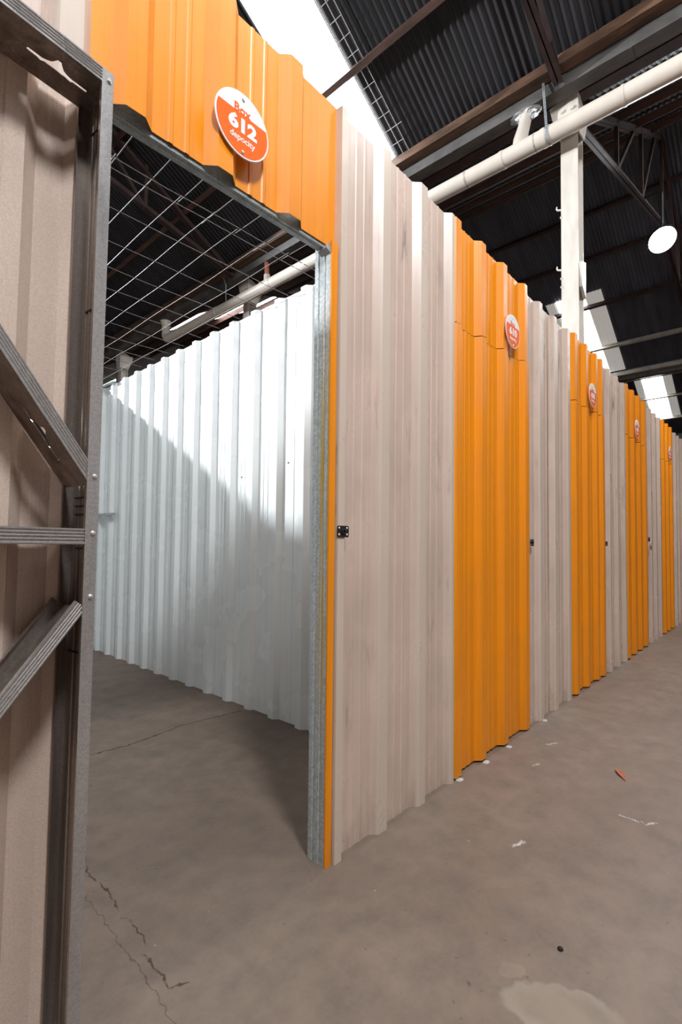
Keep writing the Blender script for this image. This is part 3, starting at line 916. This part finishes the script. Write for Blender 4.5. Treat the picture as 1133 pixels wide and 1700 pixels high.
for i, x in enumerate(xs):
    wire_y(ms1, x, 1.40, 2.33 + 0.05 * (i % 2))
    wire_y(ms2, x + (0.006 if i % 2 else -0.004), 2.29 - 0.02 * (i % 3), 5.83, 0.0115)

# ================================================================== OPEN DOOR (inside face seen)
od = thing('storage_door', 'open door at the left, bare grey inside with steel braces and frame', 'door', (0.455, 1.182, 0.0))
od.rotation_euler = (0, -0.0076, rad(186.2))
# local axes: x from the hinge to the free edge, y towards the viewer, z up
DW, DZ0, DZ1, DD = 0.94, 0.025, 2.36, 0.118
def part(name, mb, mat, label=None, smooth=False, parent=None):
    return build(name, mb, mat, parent or od, local=True, label=label, smooth=smooth)
mb = MB()
cs = [0.075, 0.355, 0.635, 0.915]
sheet(mb, rib_profile(-0.005, DW + 0.01, cs, 0.062, 0.034, 0.028), DZ0 + 0.0, DZ1 + 0.012, lambda s, d, z: (s, -DD - 0.0005 - d, z), nz=6, seed=90, wob=0.0015, front=0, back=1)
part('door_sheet', mb, [M['orange'], M['inner']])
def cstud(p, q, wdir, fdir, flange, lip=0.008, t=0.0018, groove=True, mats=None, hole=None, name='stud'):
    """C section from p to q: web plane spans depth (local y 0..-DD) at p; flanges point along wdir"""
    p, q, w = Vector(p), Vector(q), Vector(wdir)
    Yd = Vector((0, 1, 0))
    D = DD
    def P(a, y):          # a along flange direction, y depth
        return (a, y)
    g = 0.0022
    outer = [(0, 0)]
    # face flange (towards viewer) with two rolled grooves
    if groove:
        for c in (0.30, 0.55, 0.80):
            x = flange * c
            outer += [(x - 0.003, 0), (x - 0.0015, -g), (x + 0.0015, -g), (x + 0.003, 0)]
    outer += [(flange, 0), (flange, -lip), (flange - t, -lip), (flange - t, -t)]
    inner = [(t, -t)]
    for c in (0.25, 0.42, 0.58, 0.75):
        y = -D * c
        inner += [(t, y + 0.005), (t + g, y + 0.003), (t + g, y - 0.003), (t, y - 0.005)]
    inner += [(t, -D + t), (flange - t, -D + t), (flange - t, -D + lip), (flange, -D + lip), (flange, -D), (0, -D)]
    b = MB()
    b.extrude(outer + inner, p, q, w, Yd)
    return b
FW = 0.028
# hinge stile
b = cstud((0, 0, DZ0), (0, 0, DZ1), (1, 0, 0), None, FW)
stile = part('stile', b, M['frame'])
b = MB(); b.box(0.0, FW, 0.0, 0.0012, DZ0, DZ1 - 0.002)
part('stile_face', b, M['frame_face'], label='flange of the hinge stile, coloured brighter as if lit', parent=stile)
# far stile
b = cstud((DW, 0, DZ0), (DW, 0, DZ1), (-1, 0, 0), None, FW)
part('stile', b, M['frame'])

def rail(p, q, updir, flange, hole_at=None, face_mat='frame', name='rail'):
    """channel lying web-down: web spans the depth, flanges stand along updir; a keyhole slot is cut in the web"""
    p, q, u = Vector(p), Vector(q), Vector(updir)
    t = 0.0018
    d = (q - p); ln = d.length; d.normalize()
    b = MB()
    Yd = Vector((0, 1, 0))
    g = 0.0022
    fp = [(0, 0)]
    for c in (0.22, 0.42, 0.62, 0.82):
        fp += [(flange * c - 0.003, 0), (flange * c - 0.0015, -g), (flange * c + 0.0015, -g), (flange * c + 0.003, 0)]
    fp += [(flange, 0), (flange, -0.010), (flange - t, -0.010), (flange - t, -t - g), (0, -t - g)]
    b.extrude(fp, p, q, u, Yd, mi=1)
    bp = [(0, -DD), (flange, -DD), (flange, -DD + 0.010), (flange - t, -DD + 0.010), (flange - t, -DD + t), (0, -DD + t)]
    b.extrude(bp, p, q, u, Yd)
    # web with optional slots: strips around the slot outline
    def P(s, y, h): return p + d * s + Yd * y + u * h
    def quad(s0, s1, ya0, ya1, yb0, yb1):     # between curves y a (lower) and b (upper) at s0, s1
        if abs(ya0 - yb0) + abs(ya1 - yb1) < 1e-6: return
        b.hexa([P(s0, ya0, 0), P(s1, ya1, 0), P(s1, yb1, 0), P(s0, yb0, 0), P(s0, ya0, t), P(s1, ya1, t), P(s1, yb1, t), P(s0, yb0, t)])
    ylo, yhi = -DD, 0.0
    if hole_at is None:
        quad(0, ln, ylo, ylo, yhi, yhi)
    else:
        # slot outline: offset along s -> (low, high) around the web centre
        ol = [(-0.066, 0.0, 0.0), (-0.064, -0.003, 0.003), (-0.034, -0.003, 0.003), (-0.030, -0.006, 0.003), (-0.024, -0.005, 0.004), (-0.016, -0.003, 0.006), (-0.008, -0.004, 0.010), (0.0, -0.003, 0.020), (0.004, -0.003, 0.026), (0.012, -0.003, 0.026), (0.016, -0.003, 0.016), (0.020, -0.003, 0.010), (0.030, -0.003, 0.005), (0.036, -0.006, 0.003), (0.042, -0.004, 0.003), (0.064, -0.003, 0.003), (0.066, 0.0, 0.0)]
        cy_ = -DD * 0.50
        cur = 0.0
        quad(0, hole_at - 0.066, ylo, ylo, yhi, yhi)
        for (s0, l0, h0), (s1, l1, h1) in zip(ol, ol[1:]):
            quad(hole_at + s0, hole_at + s1, ylo, ylo, cy_ + l0, cy_ + l1)
            quad(hole_at + s0, hole_at + s1, cy_ + h0, cy_ + h1, yhi, yhi)
        quad(hole_at + 0.066, ln, ylo, ylo, yhi, yhi)
    return part(name, b, [M['frame'], M['frame_face']])
FR = 0.036
ca, sa = math.cos(rad(53.5)), math.sin(rad(53.5))
rail((0.002, 0.0005, DZ1 - FR), (DW, 0.0005, DZ1 - FR), (0, 0, 1), FR, hole_at=0.098, name='top_rail')
rail((FW, 0.0, 1.236), (DW - FW, 0.0, 1.236), (0, 0, 1), FR, name='middle_rail')
rail((0.0, 0.0005, DZ0), (DW, 0.0005, DZ0), (0, 0, 1), FR, name='bottom_rail')
# diagonal braces
rail((FW - 0.006, 0.0, 1.372), (FW + (DZ1 - FR - 1.372) / math.tan(rad(53.5)), 0.0, DZ1 - FR), (-sa, 0, ca), 0.030, hole_at=0.135, name='diagonal_brace')
rail((FW - 0.010, 0.0, 1.092), (FW + 0.80, 0.0, 1.092 - 0.80 * 1.27), (0.785, 0, 0.62), 0.030, name='diagonal_brace')
# screws and tab marks on the hinge stile
for z in (1.392, 1.262, 1.118, 2.335, 0.06):
    b = MB(); b.lathe([(0, 0.0045), (0.003, 0.0042), (0.0055, 0.002), (0.0062, 0.0)], (0.011, 0.0012, z), (0, 1, 0), 10)
    part('screw', b, M['screw'], parent=stile)
for z in (1.325, 1.345, 1.305, 1.225, 0.98, 2.25, 1.80):
    b = MB(); b.box(0.003, 0.0055, -0.085 - 0.012 * (z * 10 % 2), -0.050, z, z + 0.004)
    part('pressed_tab', b, M['black'], parent=stile)
for z in (0.35, 1.20, 2.05):
    b = MB(); b.tube([(-0.020, -DD - 0.022, z - 0.05), (-0.020, -DD - 0.022, z + 0.05)], 0.009, 10)
    b.box(-0.045, 0.02, -DD - 0.024, -DD - 0.020, z - 0.045, z + 0.045)
    part('hinge', b, M['galv'])

# ================================================================== SIGNS
_txt_cache = {}
def text_mb(txt, width, height, cx, cz, y, depth, bold=0.0):
    """lettering as geometry, facing -Y, centred at (cx, cz) in local XZ"""
    key = (txt, bold)
    if key not in _txt_cache:
        cu_ = bpy.data.curves.new('lettering', 'FONT')
        cu_.body = txt; cu_.align_x = 'CENTER'; cu_.offset = bold; cu_.resolution_u = 3
        o = bpy.data.objects.new('lettering', cu_); COL.objects.link(o)
        bpy.context.view_layer.update()
        dg = bpy.context.evaluated_depsgraph_get()
        me = bpy.data.meshes.new_from_object(o.evaluated_get(dg))
        vs = [v.co.copy() for v in me.vertices]; fs = [tuple(p.vertices) for p in me.polygons]
        bpy.data.objects.remove(o); bpy.data.curves.remove(cu_); bpy.data.meshes.remove(me)
        _txt_cache[key] = (vs, fs)
    vs, fs = _txt_cache[key]
    x0 = min(v.x for v in vs); x1 = max(v.x for v in vs); y0 = min(v.y for v in vs); y1 = max(v.y for v in vs)
    sx = width / (x1 - x0); sy = height / (y1 - y0)
    mb = MB()
    n = len(vs)
    for dy in (0, depth):
        for v in vs:
            mb.v.append(((v.x - (x0 + x1) / 2) * sx + cx, y + dy, (v.y - (y0 + y1) / 2) * sy + cz))
    from collections import Counter
    ec = Counter()
    for f in fs:
        mb.f.append(f); mb.m.append(0)
        for i in range(len(f)):
            e = (f[i], f[(i + 1) % len(f)])
            ec[tuple(sorted(e))] += 1
    for (a, b_), c in ec.items():
        if c == 1:
            mb.f.append((a, b_, b_ + n, a + n)); mb.m.append(0)
    return mb

def sign(n, x, z, R, yface):
    where = {'612': 'largest sign, over the open doorway', '610': 'on the first closed orange door', '608': 'on the second closed orange door', '606': 'on the third closed orange door', '604': 'smallest sign, on the fourth closed orange door'}[n]
    t = thing('unit_sign', f'round orange and white sign reading Box {n}, {where}', 'sign', (x, yface, z), 'unit number signs')
    b = MB(); b.lathe([(0, -0.004), (R - 0.001, -0.004), (R, -0.003), (R, 0.0), (0, 0.0)], (0, 0, 0), (0, 1, 0), 64)
    build('disc', b, M['sign_white'], t, local=True)
    # orange field: circle segment under a straight line
    r2 = R * 0.945; zl = R * 0.33
    a0 = math.asin(zl / r2)
    pts = []
    for i in range(49):
        a = (PI - a0) + (PI + 2 * a0) * i / 48
        pts.append((r2 * math.cos(a), r2 * math.sin(a)))
    b = MB(); b.extrude(pts, (0, -0.0046, 0), (0, -0.0038, 0), (1, 0, 0), (0, 0, 1))
    fld = build('orange_field', b, M['sign_orange'], t, local=True)
    build('lettering', text_mb('Box', R * 0.60, R * 0.27, -R * 0.02, zl + R * 0.115, -0.0050, 0.0014, 0.018), M['sign_orange'], t, local=True)
    build('lettering', text_mb(n, R * 1.06, R * 0.48, 0, -R * 0.03, -0.0054, 0.0014, 0.050), M['sign_white'], fld, local=True)
    build('lettering', text_mb('depocity', R * 0.92, R * 0.26, 0, -R * 0.48, -0.0054, 0.0014, 0.016), M['sign_white'], fld, local=True)
    for zz in (R * 0.80, -R * 0.84):
        b = MB(); b.lathe([(0, -0.0035), (0.005, -0.003), (0.0065, 0.0)], (0, -0.004, zz), (0, 1, 0), 10)
        build('screw', b, M['screw'], t, local=True)
    b = MB(); b.box(-0.02, 0.02, 0.0, YP - RH - yface + 0.006, -0.015, 0.015)
    build('spacer', b, M['black'], t, local=True)
    return t
sign('612', 0.944, 2.618, 0.108, YP - 0.040)
sign('610', 3.075, 2.618, 0.108, YP - 0.045)
sign('608', 4.795, 2.590, 0.108, YP - 0.050)
sign('606', 6.56, 2.592, 0.108, YP - 0.045)
sign('604', 8.67, 2.596, 0.108, YP - 0.045)

# ================================================================== LOCKS
def lock_plate(x, z, label, w=0.066, h=0.046, padlock=False):
    y = YP - RH - 0.002
    t = thing('lock_plate', label, 'lock', (x, y, z), None)
    b = MB()
    r = 0.006
    pts = []
    for cx_, cz_, a0 in ((w / 2 - r, h / 2 - r, 0), (-w / 2 + r, h / 2 - r, 90), (-w / 2 + r, -h / 2 + r, 180), (w / 2 - r, -h / 2 + r, 270)):
        for k in range(4):
            a = rad(a0 + 30 * k); pts.append((cx_ + r * math.cos(a), cz_ + r * math.sin(a)))
    b.extrude(pts, (0, -0.003, 0), (0, 0.001, 0), (1, 0, 0), (0, 0, 1))
    plt = build('plate', b, M['black'], t, local=True)
    b = MB(); b.lathe([(0.011, -0.003), (0.011, -0.008), (0.009, -0.009), (0.006, -0.009), (0.006, -0.003)], (0, 0, 0), (0, 1, 0), 20)
    build('keyhole_boss', b, M['black'], t, local=True)
    for sx in (-1, 1):
        for sz in (-1, 1):
            b = MB(); b.lathe([(0, -0.0055), (0.003, -0.005), (0.0052, -0.003)], (sx * (w / 2 - 0.010), 0, sz * (h / 2 - 0.010)), (0, 1, 0), 10)
            build('screw', b, M['screw'], plt, local=True)
    return t
lock_plate(1.467, 1.289, 'black four-screw lock plate on the widest grey panel')
lock_plate(3.412, 1.255, 'black lock plate on the narrow grey panel left of the dark seam')
lock_plate(5.268, 1.255, 'black lock plate on the grey panel between the second and third orange doors')
lock_plate(7.19, 1.315, 'black lock plate with a padlock, right of door 606', 0.10, 0.055)
pl = thing('padlock', 'small brass padlock hanging from the lock plate right of door 606', 'padlock', (7.21, YP - RH - 0.016, 1.235))
b = MB(); b.box(-0.024, 0.024, -0.009, 0.009, -0.045, 0.0)
build('body', b, M['brass'], pl, local=True)
b = MB(); b.tube([(-0.016, 0, -0.004), (-0.016, 0, 0.03)] + [(0.016 * math.cos(PI - PI * k / 6), 0, 0.03 + 0.016 * math.sin(PI * k / 6)) for k in range(1, 6)] + [(0.016, 0, 0.03), (0.016, 0, -0.004)], 0.004, 8)
build('shackle', b, M['screw'], pl, local=True, smooth=True)
b = MB(); b.tube([(-0.004, -0.002, -0.046), (-0.004, -0.004, -0.07), (-0.008, -0.005, -0.10)], 0.004, 6)
build('key', b, M['screw'], pl, local=True)

# ================================================================== SMALL THINGS ON THE FLOOR
lf = MB()
n_ = 10
A, B_ = Vector((3.114, 0.745, 0)), Vector((2.985, 0.668, 0))
dv = (B_ - A); pv = Vector((-dv.y, dv.x, 0)).normalized()
lw = [0.002, 0.010, 0.014, 0.016, 0.017, 0.016, 0.014, 0.011, 0.007, 0.003, 0.001]
for i in range(n_ + 1):
    c = A + dv * (i / n_); zc_ = 0.003 + 0.010 * math.sin(PI * i / n_) * 0.3
    for off, dz in ((-1, 0.006), (0, 0.0), (1, 0.006)):
        p = c + pv * off * lw[i]; lf.v.append((p.x, p.y, zc_ + dz * (lw[i] / 0.017)))
for i in range(n_):
    for k in range(2):
        lf.f.append((i * 3 + k, i * 3 + k + 1, i * 3 + k + 4, i * 3 + k + 3)); lf.m.append(0)
o = build('fallen_leaf', lf, M['leaf'])
o['label'] = 'narrow reddish brown dry leaf lying on the corridor floor'; o['category'] = 'leaf'
def lump(name, x, y, r, h, mat, label, cat, group=None, seed=0, sx=1.0):
    b = MB()
    b.lathe([(r, 0.0), (r * 0.95, h * 0.5), (r * 0.6, h * 0.9), (0, h)], (0, 0, 0), (0, 0, 1), 10)
    b.v = [(v[0] * sx * (1 + 0.35 * noise.noise(Vector((v[0] * 90 + seed, v[1] * 90, 0)))), v[1] * (1 + 0.35 * noise.noise(Vector((v[0] * 80, v[1] * 80 + seed, 3)))), v[2]) for v in b.v]
    o = build(name, b, mat)
    o.location = (x, y, 0); o['label'] = label; o['category'] = cat
    if group: o['group'] = group
    return o
lump('pebble', 1.627, 0.549, 0.0085, 0.009, M['pebble'], 'small black pebble alone on the near floor above the worn patch', 'pebble')
g = 'white crumbs at the foot of the first closed door'
lump('plaster_crumb', 2.395, 1.318, 0.020, 0.006, M['plaster'], 'white plaster crumb at the foot of door 610, nearest the grey panel', 'crumb', g, 1, 1.2)
lump('plaster_crumb', 2.690, 1.312, 0.018, 0.006, M['plaster'], 'white plaster crumb under the second rib of door 610', 'crumb', g, 2, 1.3)
lump('plaster_crumb', 2.985, 1.306, 0.018, 0.006, M['plaster'], 'white plaster crumb under the third rib of door 610', 'crumb', g, 3, 1.3)
lump('plaster_crumb', 3.60, 1.312, 0.016, 0.006, M['plaster'], 'white plaster crumb at the foot of the panel beside the dark seam', 'crumb', g, 4, 1.3)
